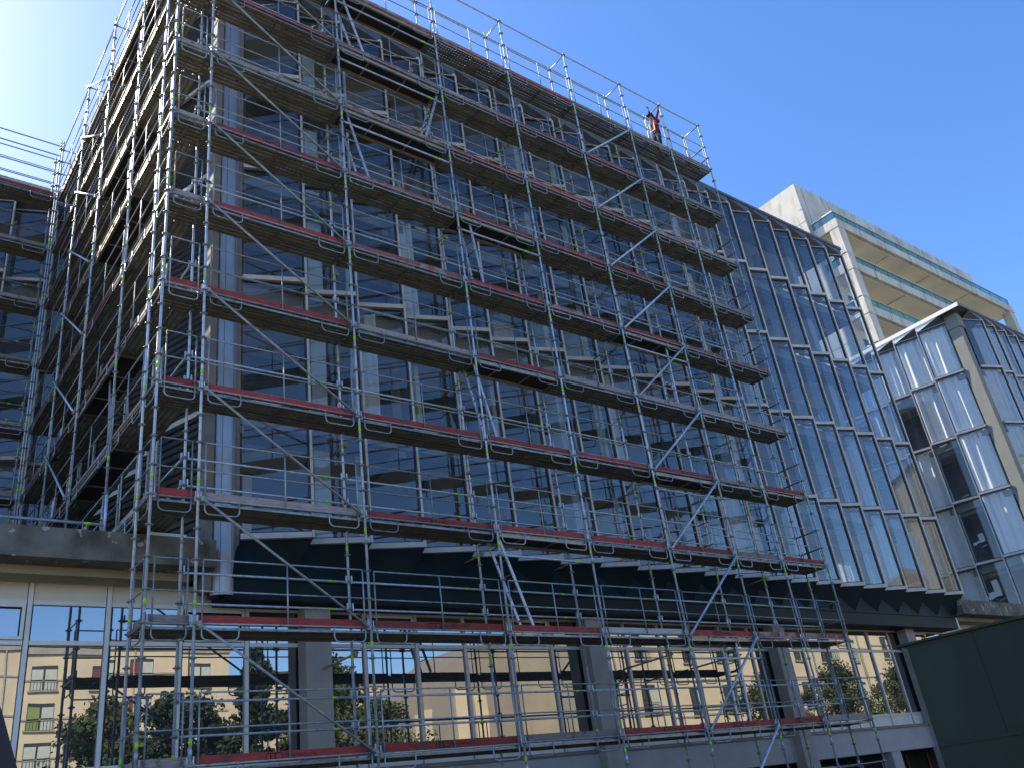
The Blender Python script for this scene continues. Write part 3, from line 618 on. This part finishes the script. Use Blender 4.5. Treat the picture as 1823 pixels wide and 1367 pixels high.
# side scaffold along the left end of the block
SS = thing('scaffold', (-0.37, 6.4, 3.8), 'scaffold receding along the dark left end wall of the block', 'scaffold', 'scaffolds round the building')
YS = [0.0, W, 2.7, 5.65, 8.3, 11.4]
side_toe = {9: 'ggogr', 8: 'ggrog', 7: 'googr', 6: 'gooog', 5: 'ggrog', 4: 'gorrg', 3: 'gogrg', 2: 'ggogg'}
SN = dict(g='grey', o='orange', r='red')
for lv in range(0, 10):
    for i in range(5):
        if i > 0 and lv < 2: continue
        L = YS[i + 1] - YS[i]
        tb = SN[side_toe.get(lv, 'ggggg')[i]]
        bay(SS, (XS['A'], YS[i + 1]), -math.pi / 2, L, 2 * lv, tb, (i == 2 and lv in (4, 6, 7, 9, 3)), deck=(i > 0), inner=(i > 0))
    for y in YS[2:]:
        if lv >= 2: put('transom', kit(transom_mesh), SS, (XS['A'], y, 2 * lv), -math.pi / 2)
for i, y in enumerate(YS[2:]):
    put('standard', kit(standard_mesh, 3.81, 20.1, 0.3 if i % 2 else -0.3), SS, (XS['A'], y, 3.81))
    put('standard', kit(standard_mesh, 3.81, 20.1, 0.3), SS, (XS['A'] + W, y, 3.81))
for lv in range(2, 10):
    brace(SS, (XS['A'] - 0.055, YS[4] - 0.06, 2 * lv + 1.95), (XS['A'] - 0.055, YS[3] + 0.06, 2 * lv), 0.0245, 'galv')
tr = MB()
for i in range(5):
    tr.tube([(XS['A'], YS[i] + 0.03, 20), (XS['A'], YS[i + 1] - 0.03, 20)], 0.022, 'galv', 8)
put('top_rail', tr.mesh('top_rail'), SS)
for y in YS[2:]: put('top_transom', tm, SS, (XS['A'], y, 20), -math.pi / 2)
mb = MB(); mb.tube([(-9, 1.62, 4.02), (-1.0, 1.62, 4.02)], 0.0245, 'galv', 8); mb.tube([(-1.3, 1.62, 4.02), (-1.18, 1.62, 4.02)], 0.0262, 'lime', 8)
for x in (-0.98, -4, -7): mb.tube([(x, 1.62, 3.81), (x, 1.62, 4.55)], 0.0245, 'galv', 8)
solo('edge_rail', mb, 'low galvanised tube rail along the top of the peeling terrace edge', 'rail')

# scaffold on the rear wing
BS = thing('scaffold', (-6, 11.75, 3.8), 'scaffold across the rear wing at the left edge of the photo', 'scaffold', 'scaffolds round the building')
XB = [-10.6, -7.6, -4.2, -0.80]; YB = 11.4
btoe = {9: 'rrr', 8: 'ggg', 7: 'ggg', 6: 'ggg', 5: 'ggg', 4: 'ggg', 3: 'ggg', 2: 'rgr'}
for lv in range(2, 10):
    for i in range(3):
        bay(BS, (XB[i], YB), 0, XB[i + 1] - XB[i], 2 * lv + 0.1, SN[btoe[lv][i]])
    for x in XB: put('transom', kit(transom_mesh), BS, (x, YB, 2 * lv + 0.1))
for x in XB:
    put('standard', kit(standard_mesh, 3.81, 20.2, 0.3), BS, (x, YB, 3.81)); put('standard', kit(standard_mesh, 3.81, 20.2, -0.3), BS, (x, YB + W, 3.81))
tr = MB(); tr.tube([(XB[0], YB, 20.12), (XB[3], YB, 20.12)], 0.022, 'galv', 8); tr.tube([(XB[0], YB, 19.72), (XB[3], YB, 19.72)], 0.022, 'galv', 8)
tr.tube([(XB[0], YB + W, 19.6), (XB[3] + 0.8, YB + W, 19.6)], 0.022, 'galv', 8); tr.tube([(XB[0], YB + W, 20.12), (XB[3] + 0.8, YB + W, 20.12)], 0.022, 'galv', 8)
put('top_rail', tr.mesh('top_rail'), BS)

# ------------------------------------------------------------------ ladders inside the scaffolds
def ladder_mesh(dx, dy, H, w, across):
    mb = MB(); ax = Vector(across) * w / 2; top = Vector((dx, dy, H))
    for s_ in (-1, 1): mb.bar(ax * s_, ax * s_ + top, 0.022, 0.06, 'galv')
    n = 7
    for i in range(1, n):
        c = top * (i / n); mb.tube([c - ax, c + ax], 0.014, 'dark_steel', 6)
    return mb
LAD = [((6.80, 0.35, 2.05), (-0.68, 0, 2.0), (0, 1, 0), 'ladder with dark rungs rising from the lowest complete deck past the dark green skirt'),
       ((6.50, 0.35, 6.05), (-0.45, 0, 2.0), (0, 1, 0), 'leaning ladder on the fourth deck right of the third tall standard'),
       ((6.70, 0.35, 10.05), (-0.22, 0, 2.0), (0, 1, 0), 'steep short ladder below the dark trapdoor deck midway up the scaffold'),
       ((3.78, 0.35, 12.05), (-0.55, 0, 2.0), (0, 1, 0), 'ladder below the lowest of three stacked dark trapdoor decks'),
       ((5.40, 0.35, 14.05), (0.62, 0, 2.0), (0, 1, 0), 'ladder leaning to the right between the stacked dark trapdoor decks'),
       ((3.90, 0.35, 16.05), (-0.60, 0, 2.0), (0, 1, 0), 'topmost ladder of the front scaffold under the top trapdoor deck'),
       ((12.85, 0.35, 8.05), (0.04, 0, 2.0), (0, 1, 0), 'upright ladder beside the bright diagonal tube on the fifth deck'),
       ((12.95, 0.35, 4.05), (0.0, 0, 2.0), (0, 1, 0), 'upright ladder standing on the third deck behind a diagonal tube'),
       ((12.75, 0.35, 0.05), (0.15, 0, 2.0), (0, 1, 0), 'lowest ladder standing before the mirror windows near the right end'),
       ((-0.35, 3.6, 6.05), (0, 0.35, 2.0), (1, 0, 0), 'lower ladder seen through the side scaffold against the dark end wall'),
       ((-0.35, 3.6, 12.05), (0, 0.35, 2.0), (1, 0, 0), 'middle ladder seen through the side scaffold'),
       ((-0.35, 3.6, 16.05), (0, 0.35, 2.0), (1, 0, 0), 'upper ladder seen through the side scaffold near its top')]
for p, d, ax, lab in LAD: solo('ladder', ladder_mesh(d[0], d[1], d[2], 0.36, ax), lab, 'ladder', 'scaffold access ladders', p)

# ------------------------------------------------------------------ small things on the decks
mb = MB(); mb.face([(0, 0, 0), (0.34, 0, 0), (0.20, 0.12, 0.46)], 'foam'); mb.face([(0, 0.3, 0), (0.34, 0.3, 0), (0.20, 0.18, 0.46)], 'foam'); mb.bar((0.0, 0.15, 0.0), (0.2, 0.15, 0.47), 0.34, 0.02, 'foam', up=(-1, 0, 0.4)); mb.bar((0.2, 0.15, 0.47), (0.35, 0.15, 0.0), 0.34, 0.02, 'foam', up=(1, 0, 0.4))
solo('gable_cover', mb, 'small white pointed cover standing on the top deck against the sky', 'cover', loc=(7.40, 0.35, 18.55 - 0.55))
mb = MB(); mb.box((-0.32, 1.32, 3.804), (0.28, 1.62, 3.86), 'foam'); mb.box((0.29, 1.33, 3.804), (0.5, 1.5, 3.83), 'foam')
solo('foam_board', mb, 'white foam board lying on the terrace edge beside the corner pier', 'board')

# ------------------------------------------------------------------ tower behind
TW = thing('tower_building', (75, 25, GZ), 'tall pale concrete tower with green glass balconies behind the glass blocks', 'building')
t = MB(); t.box((58.0, 17.3, GZ), (90.3, 34, 46.4), 'tower'); t.box((57.97, 17.27, 43.6), (58.3, 17.6, 43.75), 'tower'); t.box((64, 20, 46.4), (66, 22, 47.6), 'tower'); t.box((59, 17.6, 46.4), (63, 19, 46.9), 'tower')
t.box((57.985, 18.6, 40.2), (57.998, 19.4, 41.6), 'dark_void'); t.box((60.2, 17.285, 41.3), (60.9, 17.298, 43.2), 'dark_void')
for q in range(4): t.box((57.99, 17.28, 30 + 4.1 * q), (58.002, 34, 30.06 + 4.1 * q), 'beam')
for q in range(8): t.box((59 + 4 * q, 17.288, 42.3), (59.04 + 4 * q, 17.302, 46.3), 'beam')
put('wall', t.mesh('wall'), TW)
zt = 41.22
for lv in range(8):
    z = zt - 4.28 * lv
    sl = MB(); sl.box((58.46, 15.0, z - 0.82), (91.0, 17.28, z), 'tower'); sl.box((58.9, 15.35, z - 0.86), (90.6, 17.27, z - 0.822), 'tower_soffit')
    for x in (67.0, 74.2, 81.5): sl.box((x, 15.36, z - 0.93), (x + 0.12, 17.2, z - 0.862), 'tower')
    for x in range(62, 91, 4): sl.box((x, 14.99, z - 0.8), (x + 0.05, 15.002, z), 'beam')
    put('balcony_slab', sl.mesh('balcony_slab'), TW)
    if lv:
        rw = MB(); rw.box((58.9, 17.2, z + 0.004), (90.6, 17.295, z + 3.42), 'tower_soffit')
        for k in range(7): rw.box((60.5 + 4.2 * k, 17.17, z + 0.3), (62.6 + 4.2 * k, 17.198, z + 2.6), 'win_dark')
        put('balcony_wall', rw.mesh('balcony_wall'), TW)
    ba = MB(); ba.face([(58.6, 15.1, z + 0.01), (90.8, 15.1, z + 0.01), (90.8, 15.1, z + 0.75), (58.6, 15.1, z + 0.75)], 'balustrade'); ba.face([(58.6, 15.1, z + 0.01), (58.6, 17.25, z + 0.01), (58.6, 17.25, z + 0.75), (58.6, 15.1, z + 0.75)], 'balustrade')
    ba.box((58.5, 15.05, z + 0.752), (90.85, 15.15, z + 0.80), 'white_alu'); ba.box((58.5, 15.152, z + 0.752), (58.72, 17.27, z + 0.86), 'roof_white')
    for k in range(17): ba.box((58.62 + 2 * k, 15.105, z + 0.01), (58.67 + 2 * k, 15.14, z + 0.75), 'dark_steel')
    for k in range(1, 3): ba.box((58.605, 15.1 + k * 0.75, z + 0.01), (58.64, 15.14 + k * 0.75, z + 0.75), 'dark_steel')
    put('balustrade', ba.mesh('balustrade'), TW)
for x in (58.5, 89.9):
    c = MB(); c.box((x, 15.05, GZ), (x + 1.05, 15.9, 40.41), 'tower'); put('column', c.mesh('column'), TW)
rl = MB()
for k in range(24): rl.tube([(58.2 + 1.38 * k, 17.35, 46.3), (58.2 + 1.38 * k, 17.35, 47.2)], 0.014, 'dark_steel', 6)
for k in range(6): rl.tube([(58.05, 17.5 + 2 * k, 46.3), (58.05, 17.5 + 2 * k, 47.2)], 0.014, 'dark_steel', 6)
put('roof_railing', rl.mesh('roof_railing'), TW)

# ------------------------------------------------------------------ dark green cabin (right) and navy sheet (left)
CB = thing('site_cabin', (5.0, -10, GZ), 'dark green steel cabin wall at the lower right corner', 'cabin')
d = Vector((0.1368, -1, 0)).normalized(); nn = Vector((d.y, -d.x, 0)) * -1   # nn points away from the camera
p0 = Vector((3.89, -8.83, 0)); cb = MB()
def quadbox(mb, a, L, T, z0, z1, k):
    q = [a, a + d * L, a + d * L + nn * T, a + nn * T]
    lo = [(v.x, v.y, z0) for v in q]; hi = [(v.x, v.y, z1) for v in q]
    mb.face(list(reversed(lo)), k); mb.face(hi, k)
    for i in range(4): mb.face([lo[i], lo[(i + 1) % 4], hi[(i + 1) % 4], hi[i]], k)
quadbox(cb, p0, 2.6, 2.2, GZ, -0.287, 'green_metal'); put('body', cb.mesh('body'), CB)
cb = MB(); quadbox(cb, p0 - nn * 0.045 - d * 0.075, 2.75, 2.3, -0.286, -0.264, 'green_metal'); put('roof', cb.mesh('roof'), CB)
cb = MB(); quadbox(cb, p0 - nn * 0.014, 2.6, 0.012, -1.215, -1.187, 'green_metal')
put('rail', cb.mesh('rail'), CB)
for k in range(1, 4):
    cb = MB(); quadbox(cb, p0 - nn * 0.005 + d * (0.62 * k), 0.012, 0.004, -1.18, -0.288, 'green_metal'); put('seam', cb.mesh('seam'), CB)
mb = MB()
for y0, y1 in ((-9.56, -9.50),):
    q = [(-4.6, -0.1), (-4.10, -0.62), (-4.036, -0.776), (-3.955, -1.0), (-3.6, -2.0), (-3.6, GZ), (-4.6, GZ)]
    a = [(x, y1, z) for x, z in q]; b = [(x, y0, z) for x, z in q]
    mb.face(a, 'navy'); mb.face(list(reversed(b)), 'navy')
    for i in range(len(q)): mb.face([a[i], b[i], b[(i + 1) % len(q)], a[(i + 1) % len(q)]], 'navy')
solo('site_hoarding', mb, 'dark navy sheet with a slanting edge in the lower left corner', 'hoarding')

# ------------------------------------------------------------------ buildings and trees behind the camera, mirrored in the ground floor glass
def house(name, x0, x1, yf, yb, zr, label, wins, body='house', roof=True):
    H = thing(name, ((x0 + x1) / 2, (yf + yb) / 2, GZ), label, 'building', 'houses mirrored in the glass')
    m = MB(); m.box((x0, yb, GZ), (x1, yf, zr), body); put('wall', m.mesh('wall'), H)
    if roof:
        m = MB(); m.box((x0 - 0.2, yb - 0.2, zr + 0.002), (x1 + 0.2, yf + 0.2, zr + 0.25), 'house_roof'); put('roof', m.mesh('roof'), H)
    m = MB()
    for q in range(int((zr - GZ) / 2.8)): m.box((x0 - 0.06, yf + 0.002, GZ + 2.8 * (q + 1)), (x1 + 0.06, yf + 0.07, GZ + 2.8 * (q + 1) + 0.12), 'col_out')
    m.box((x0 - 0.1, yf + 0.002, zr - 0.5), (x1 + 0.1, yf + 0.16, zr - 0.02), 'col_out'); put('string_course', m.mesh('string_course'), H)
    m = MB()
    for q in range(int((x1 - x0) / 9) + 1): m.tube([(x0 + 0.4 + q * 9, yf + 0.2, GZ), (x0 + 0.4 + q * 9, yf + 0.2, zr - 0.5)], 0.06, 'galv_dull', 6)
    put('downpipe', m.mesh('downpipe'), H)
    for (x, z, ww, hh, k) in wins:
        o = MB(); o.box((x, yf + 0.003, z), (x + ww, yf + 0.04, z + hh), 'win_dark')
        f = put('window', o.mesh('window'), H)
        b = MB(); b.box((x + 0.04, yf + 0.042, z + 0.03), (x + ww * 0.46, yf + 0.07, z + hh * 0.86), k); b.box((x + ww * 0.54, yf + 0.042, z + 0.03), (x + ww - 0.04, yf + 0.07, z + hh * 0.86), 'shutter_pale'); put('blind', b.mesh('blind'), f)
        b = MB(); b.box((x - 0.15, yf + 0.003, z - 0.14), (x + ww + 0.15, yf + 0.16, z - 0.01), 'col_out'); put('sill', b.mesh('sill'), f)
        b = MB(); b.box((x - 0.05, yf + 0.2, z + 0.75), (x + ww + 0.05, yf + 0.23, z + 0.79), 'dark_steel')
        for q in range(9): b.box((x + ww * q / 8 - 0.012, yf + 0.205, z - 0.01), (x + ww * q / 8 + 0.012, yf + 0.225, z + 0.75), 'dark_steel')
        put('guard', b.mesh('guard'), f)
    return H
X_ = lambda x: -4.7 + (x + 4.7) * 1.357
wn = []
for x, k in ((5.68, 'shutter_pale'), (8.8, 'shutter_red'), (11.1, 'shutter_red'), (14.48, 'shutter_pale')):
    for z in (12.9, 10.1, 7.3, 4.5): wn.append((X_(x), z, 1.8, 1.85, 'shutter_green' if (z == 10.1 and x < 6) else k))
house('apartment_house', X_(4.4), X_(17.0), -58, -70, 16.05, 'cream apartment house with blinds mirrored in the leftmost windows', wn)
wn = [(30 + 4.4 * i, z, 1.2, 1.5, 'shutter_pale') for i in range(8) for z in (5, 8, 11)]
house('apartment_house', 28, 42, -80, -92, 17.5, 'low cream house mirrored behind the third standard', wn[:9])
house('apartment_house', 44, 66, -78, -92, 16.6, 'long cream house with a flat top mirrored beyond the low one', [(46 + 4.4 * i, z, 1.2, 1.5, 'shutter_pale') for i in range(4) for z in (5, 8, 11)])
GH = thing('gabled_house', (45, -50, GZ), 'gabled house with shade and sunlit strips painted on, mirrored before the second concrete column', 'building', 'houses mirrored in the glass')
m = MB(); q = [(33, GZ), (47, GZ), (47, 13.5), (44, 14.2), (33, 8.5)]
a = [(x, -46, z) for x, z in q]; b = [(x, -58, z) for x, z in q]; m.face(a, 'house_shaded'); m.face(list(reversed(b)), 'house_shaded')
for i in range(5): m.face([a[i], b[i], b[(i + 1) % 5], a[(i + 1) % 5]], 'house_shaded')
put('wall', m.mesh('wall'), GH)
for x in (35.6, 39.2, 41.6): m = MB(); m.box((x, -45.997, 0), (x + 1.2, -45.7, 9.5 if x > 36 else 8), 'house'); put('sunlit_strip', m.mesh('sunlit_strip'), GH)  # sunlit strips on the gable, painted as pale slabs
wn = [(49 + 5.2 * i, z, 1.7, 2.2, 'win_dark') for i in range(9) for z in (1.2, 5.4, 9.6, 14)]
house('apartment_house', 46, 98, -34, -46, 22, 'tall cream house mirrored in the windows near the right end', wn)

def tree(x, y, h, r, zc, key, label, seed, conic=False):
    T = thing('tree', (x, y, GZ), label, 'tree', 'trees mirrored in the glass')
    rnd = random.Random(seed); t = MB(); t.tube([(x, y, GZ), (x + 0.1, y, GZ + h * 0.5), (x, y + 0.1, GZ + h * 0.9)], 0.22, 'bark', 8, 0.05)
    c = MB(); k = c.mi(key); cl = []
    for i in range(110):
        a = rnd.uniform(0, 6.283); u = rnd.random() ** 0.6; tz = rnd.random()
        rr = r * (1 - tz) ** 0.8 if conic else r * math.sqrt(max(0.05, 1 - (2 * tz - 1) ** 2))
        cl.append((x + math.cos(a) * rr * u, y + math.sin(a) * rr * u, GZ + zc + (h - zc) * tz, rnd.uniform(0.3, 0.95) * (0.6 if conic else 1)))
    for i in range(10):
        q = cl[i * 4]; t.tube([(x, y, GZ + h * 0.35 + 0.03 * i * h), (q[0], q[1], q[2])], 0.06, 'bark', 5, 0.015)
    put('trunk', t.mesh('trunk'), T)
    for (cx, cy, cz, cr_) in cl:
        for _ in range(170):
            v = Vector((rnd.gauss(0, 1), rnd.gauss(0, 1), rnd.gauss(0, 0.7))); v = v.normalized() * cr_ * rnd.random() ** 0.4 * 1.15
            p = Vector((cx, cy, cz)) + v; s_ = rnd.uniform(0.07, 0.17)
            a = Vector((rnd.gauss(0, 1), rnd.gauss(0, 1), rnd.gauss(0, 1))).normalized(); b_ = a.cross(Vector((rnd.gauss(0, 1), rnd.gauss(0, 1), rnd.gauss(0, 1)))).normalized()
            n0 = len(c.v); c.v += [tuple(p - a * s_), tuple(p + b_ * s_ * 0.6), tuple(p + a * s_), tuple(p - b_ * s_ * 0.6)]; c.f.append((n0, n0 + 1, n0 + 2, n0 + 3)); c.m.append(k); c.sm.append(False)
    put('crown', c.mesh('crown'), T)
tree(6.0, -25, 8.8, 3.0, 1.2, 'leaf', 'round leafy tree mirrored in front of the leftmost cream house', 1)
tree(9.6, -24, 8.9, 2.9, 1.0, 'leaf_dark', 'dark bushy tree mirrored left of the first concrete column', 2)
tree(13.6, -26, 11.4, 3.2, 1.0, 'leaf_dark', 'tall dark conifer mirrored beside the first concrete column', 3, True)
tree(17.5, -26, 10.8, 2.6, 1.0, 'leaf', 'slender leafy tree mirrored right of the first concrete column', 4)
tree(23.0, -30, 9.4, 3.4, 1.0, 'leaf', 'low spreading tree mirrored between the first two concrete columns', 5)
tree(56.0, -28, 10.2, 3.2, 0.6, 'leaf', 'low green tree mirrored beside the third concrete column', 6)
tree(66.0, -28, 10.6, 3.6, 0.6, 'leaf', 'wide green tree mirrored in the windows right of the scaffold end', 7)
tree(77.0, -28, 10.4, 3.8, 0.6, 'leaf', 'green tree mirrored beside the dark green cabin', 8)

# ------------------------------------------------------------------ worker on the top deck
def worker():
    ox, oy, oz = 15.30, 0.36, 18.0
    V, E, Rr = [], [], []
    def add(p, r, parent=None):
        V.append((p[0], p[1], p[2])); Rr.append(r)
        if parent is not None: E.append((parent, len(V) - 1))
        return len(V) - 1
    pel = add((0, 0, 0.98), (0.155, 0.125))
    ch = add((0.02, 0, 1.20), (0.15, 0.12), pel); c2 = add((0.03, 0, 1.40), (0.17, 0.125), ch); nk = add((0.0, 0, 1.54), (0.062, 0.062), c2)
    hd = add((-0.03, 0, 1.63), (0.088, 0.078), nk); hd2 = add((-0.035, 0, 1.72), (0.098, 0.085), hd); add((-0.03, 0, 1.79), (0.075, 0.065), hd2)
    add((-0.135, 0, 1.665), (0.018, 0.018), hd)
    for s_, kx in ((-1, -0.05), (1, 0.06)):
        hp = add((0.0, 0.10 * s_, 0.92), (0.105, 0.105), pel); kn = add((kx, 0.11 * s_, 0.52), (0.07, 0.07), hp); an = add((kx + 0.03, 0.11 * s_, 0.10), (0.05, 0.05), kn)
        add((kx - 0.17, 0.12 * s_, 0.04), (0.04, 0.035), an)
    ends = []
    for s_, sh, el, wr in ((-1, (0.02, -0.20, 1.45), (-0.12, -0.30, 1.20), (-0.36, -0.28, 1.42)), (1, (0.06, -0.02, 1.50), (0.22, -0.22, 1.68), (0.09, -0.30, 1.90))):
        if s_ == 1: sh = (0.05, 0.17, 1.46); el = (0.2, 0.02, 1.66); wr = (0.10, -0.25, 1.86)
        a = add(sh, (0.075, 0.07), c2); b = add(el, (0.055, 0.055), a); c = add(wr, (0.038, 0.034), b)
        dv = (Vector(wr) - Vector(el)).normalized(); pm = add(tuple(Vector(wr) + dv * 0.08), (0.045, 0.025), c); ends.append((Vector(wr), dv))
        sd_ = dv.cross(Vector((0, 0, 1))).normalized()
        for i, ln in enumerate((0.07, 0.08, 0.075, 0.06)):
            o_ = sd_ * (i - 1.5) * 0.022; m1 = add(tuple(Vector(wr) + dv * (0.10 + ln * 0.5) + o_), (0.010, 0.010), pm)
            add(tuple(Vector(wr) + dv * (0.10 + ln * 0.7) + o_ + Vector((-0.03, 0, 0.01))), (0.008, 0.008), m1)
        t1 = add(tuple(Vector(wr) + dv * 0.05 - sd_ * 0.05), (0.011, 0.011), c); add(tuple(Vector(wr) + dv * 0.09 - sd_ * 0.06), (0.009, 0.009), t1)
    me = bpy.data.meshes.new('person_skin'); me.from_pydata(V, E, []); ob = bpy.data.objects.new('person_build', me); COL.objects.link(ob)
    md = ob.modifiers.new('s', 'SKIN'); md.use_smooth_shade = True; sb = ob.modifiers.new('d', 'SUBSURF'); sb.levels = 1; sb.render_levels = 1
    for i, v in enumerate(me.skin_vertices[0].data): v.radius = Rr[i]; v.use_root = (i == 0)
    dg = bpy.context.evaluated_depsgraph_get(); em = bpy.data.meshes.new_from_object(ob.evaluated_get(dg)); bpy.data.objects.remove(ob)
    em.name = 'person_body'
    em.materials.clear()
    for k in ('trousers', 'jacket', 'glove', 'skin'): em.materials.append(M[k])
    for p in em.polygons:
        c = p.center; near = min((c - (e[0] + e[1] * 0.04)).length for e in ends)
        if near < 0.10: mi = 2
        elif c.z > 1.56 and (Vector((c.x, c.y)) - Vector((-0.035, 0))).length < 0.16: mi = 3
        elif c.z > 1.0: mi = 1
        elif c.z < 0.12: mi = 2
        else: mi = 0
        p.material_index = mi; p.use_smooth = True
    P = tag(put('person', em, None, (ox, oy, oz)), 'worker in red jacket and dark cap raising a hammer on the top deck', 'person')
    cp = MB(); cp.tube([(-0.035, 0, 1.74), (-0.035, 0, 1.80), (-0.03, 0, 1.83)], 0.112, 'glove', 12, 0.07); cp.box((-0.22, -0.07, 1.735), (-0.12, 0.07, 1.75), 'glove')
    o = put('cap', cp.mesh('cap'), None); o.parent = P
    st = MB()
    for y in (-0.09, 0.09): st.bar((-0.135, y, 1.05), (-0.10, y * 1.1, 1.45), 0.04, 0.015, 'strap', up=(1, 0, 0))
    st.bar((-0.14, -0.12, 1.06), (-0.14, 0.12, 1.06), 0.012, 0.05, 'strap')
    o = put('harness', st.mesh('harness'), None); o.parent = P
    w_, dv = ends[0]; hh = MB(); a = Vector((ox, oy, oz)) + w_ + dv * 0.10
    hh.tube([a - Vector((-0.02, 0, 0.08)), a + Vector((-0.06, 0, 0.22))], 0.014, 'bark', 8); q = a + Vector((-0.06, 0, 0.22)); hh.bar(q + Vector((-0.06, 0, -0.01)), q + Vector((0.06, 0, 0.02)), 0.03, 0.035, 'dark_steel')
    solo('hammer', hh, 'hammer held up by the worker on the top deck', 'hammer')
worker()
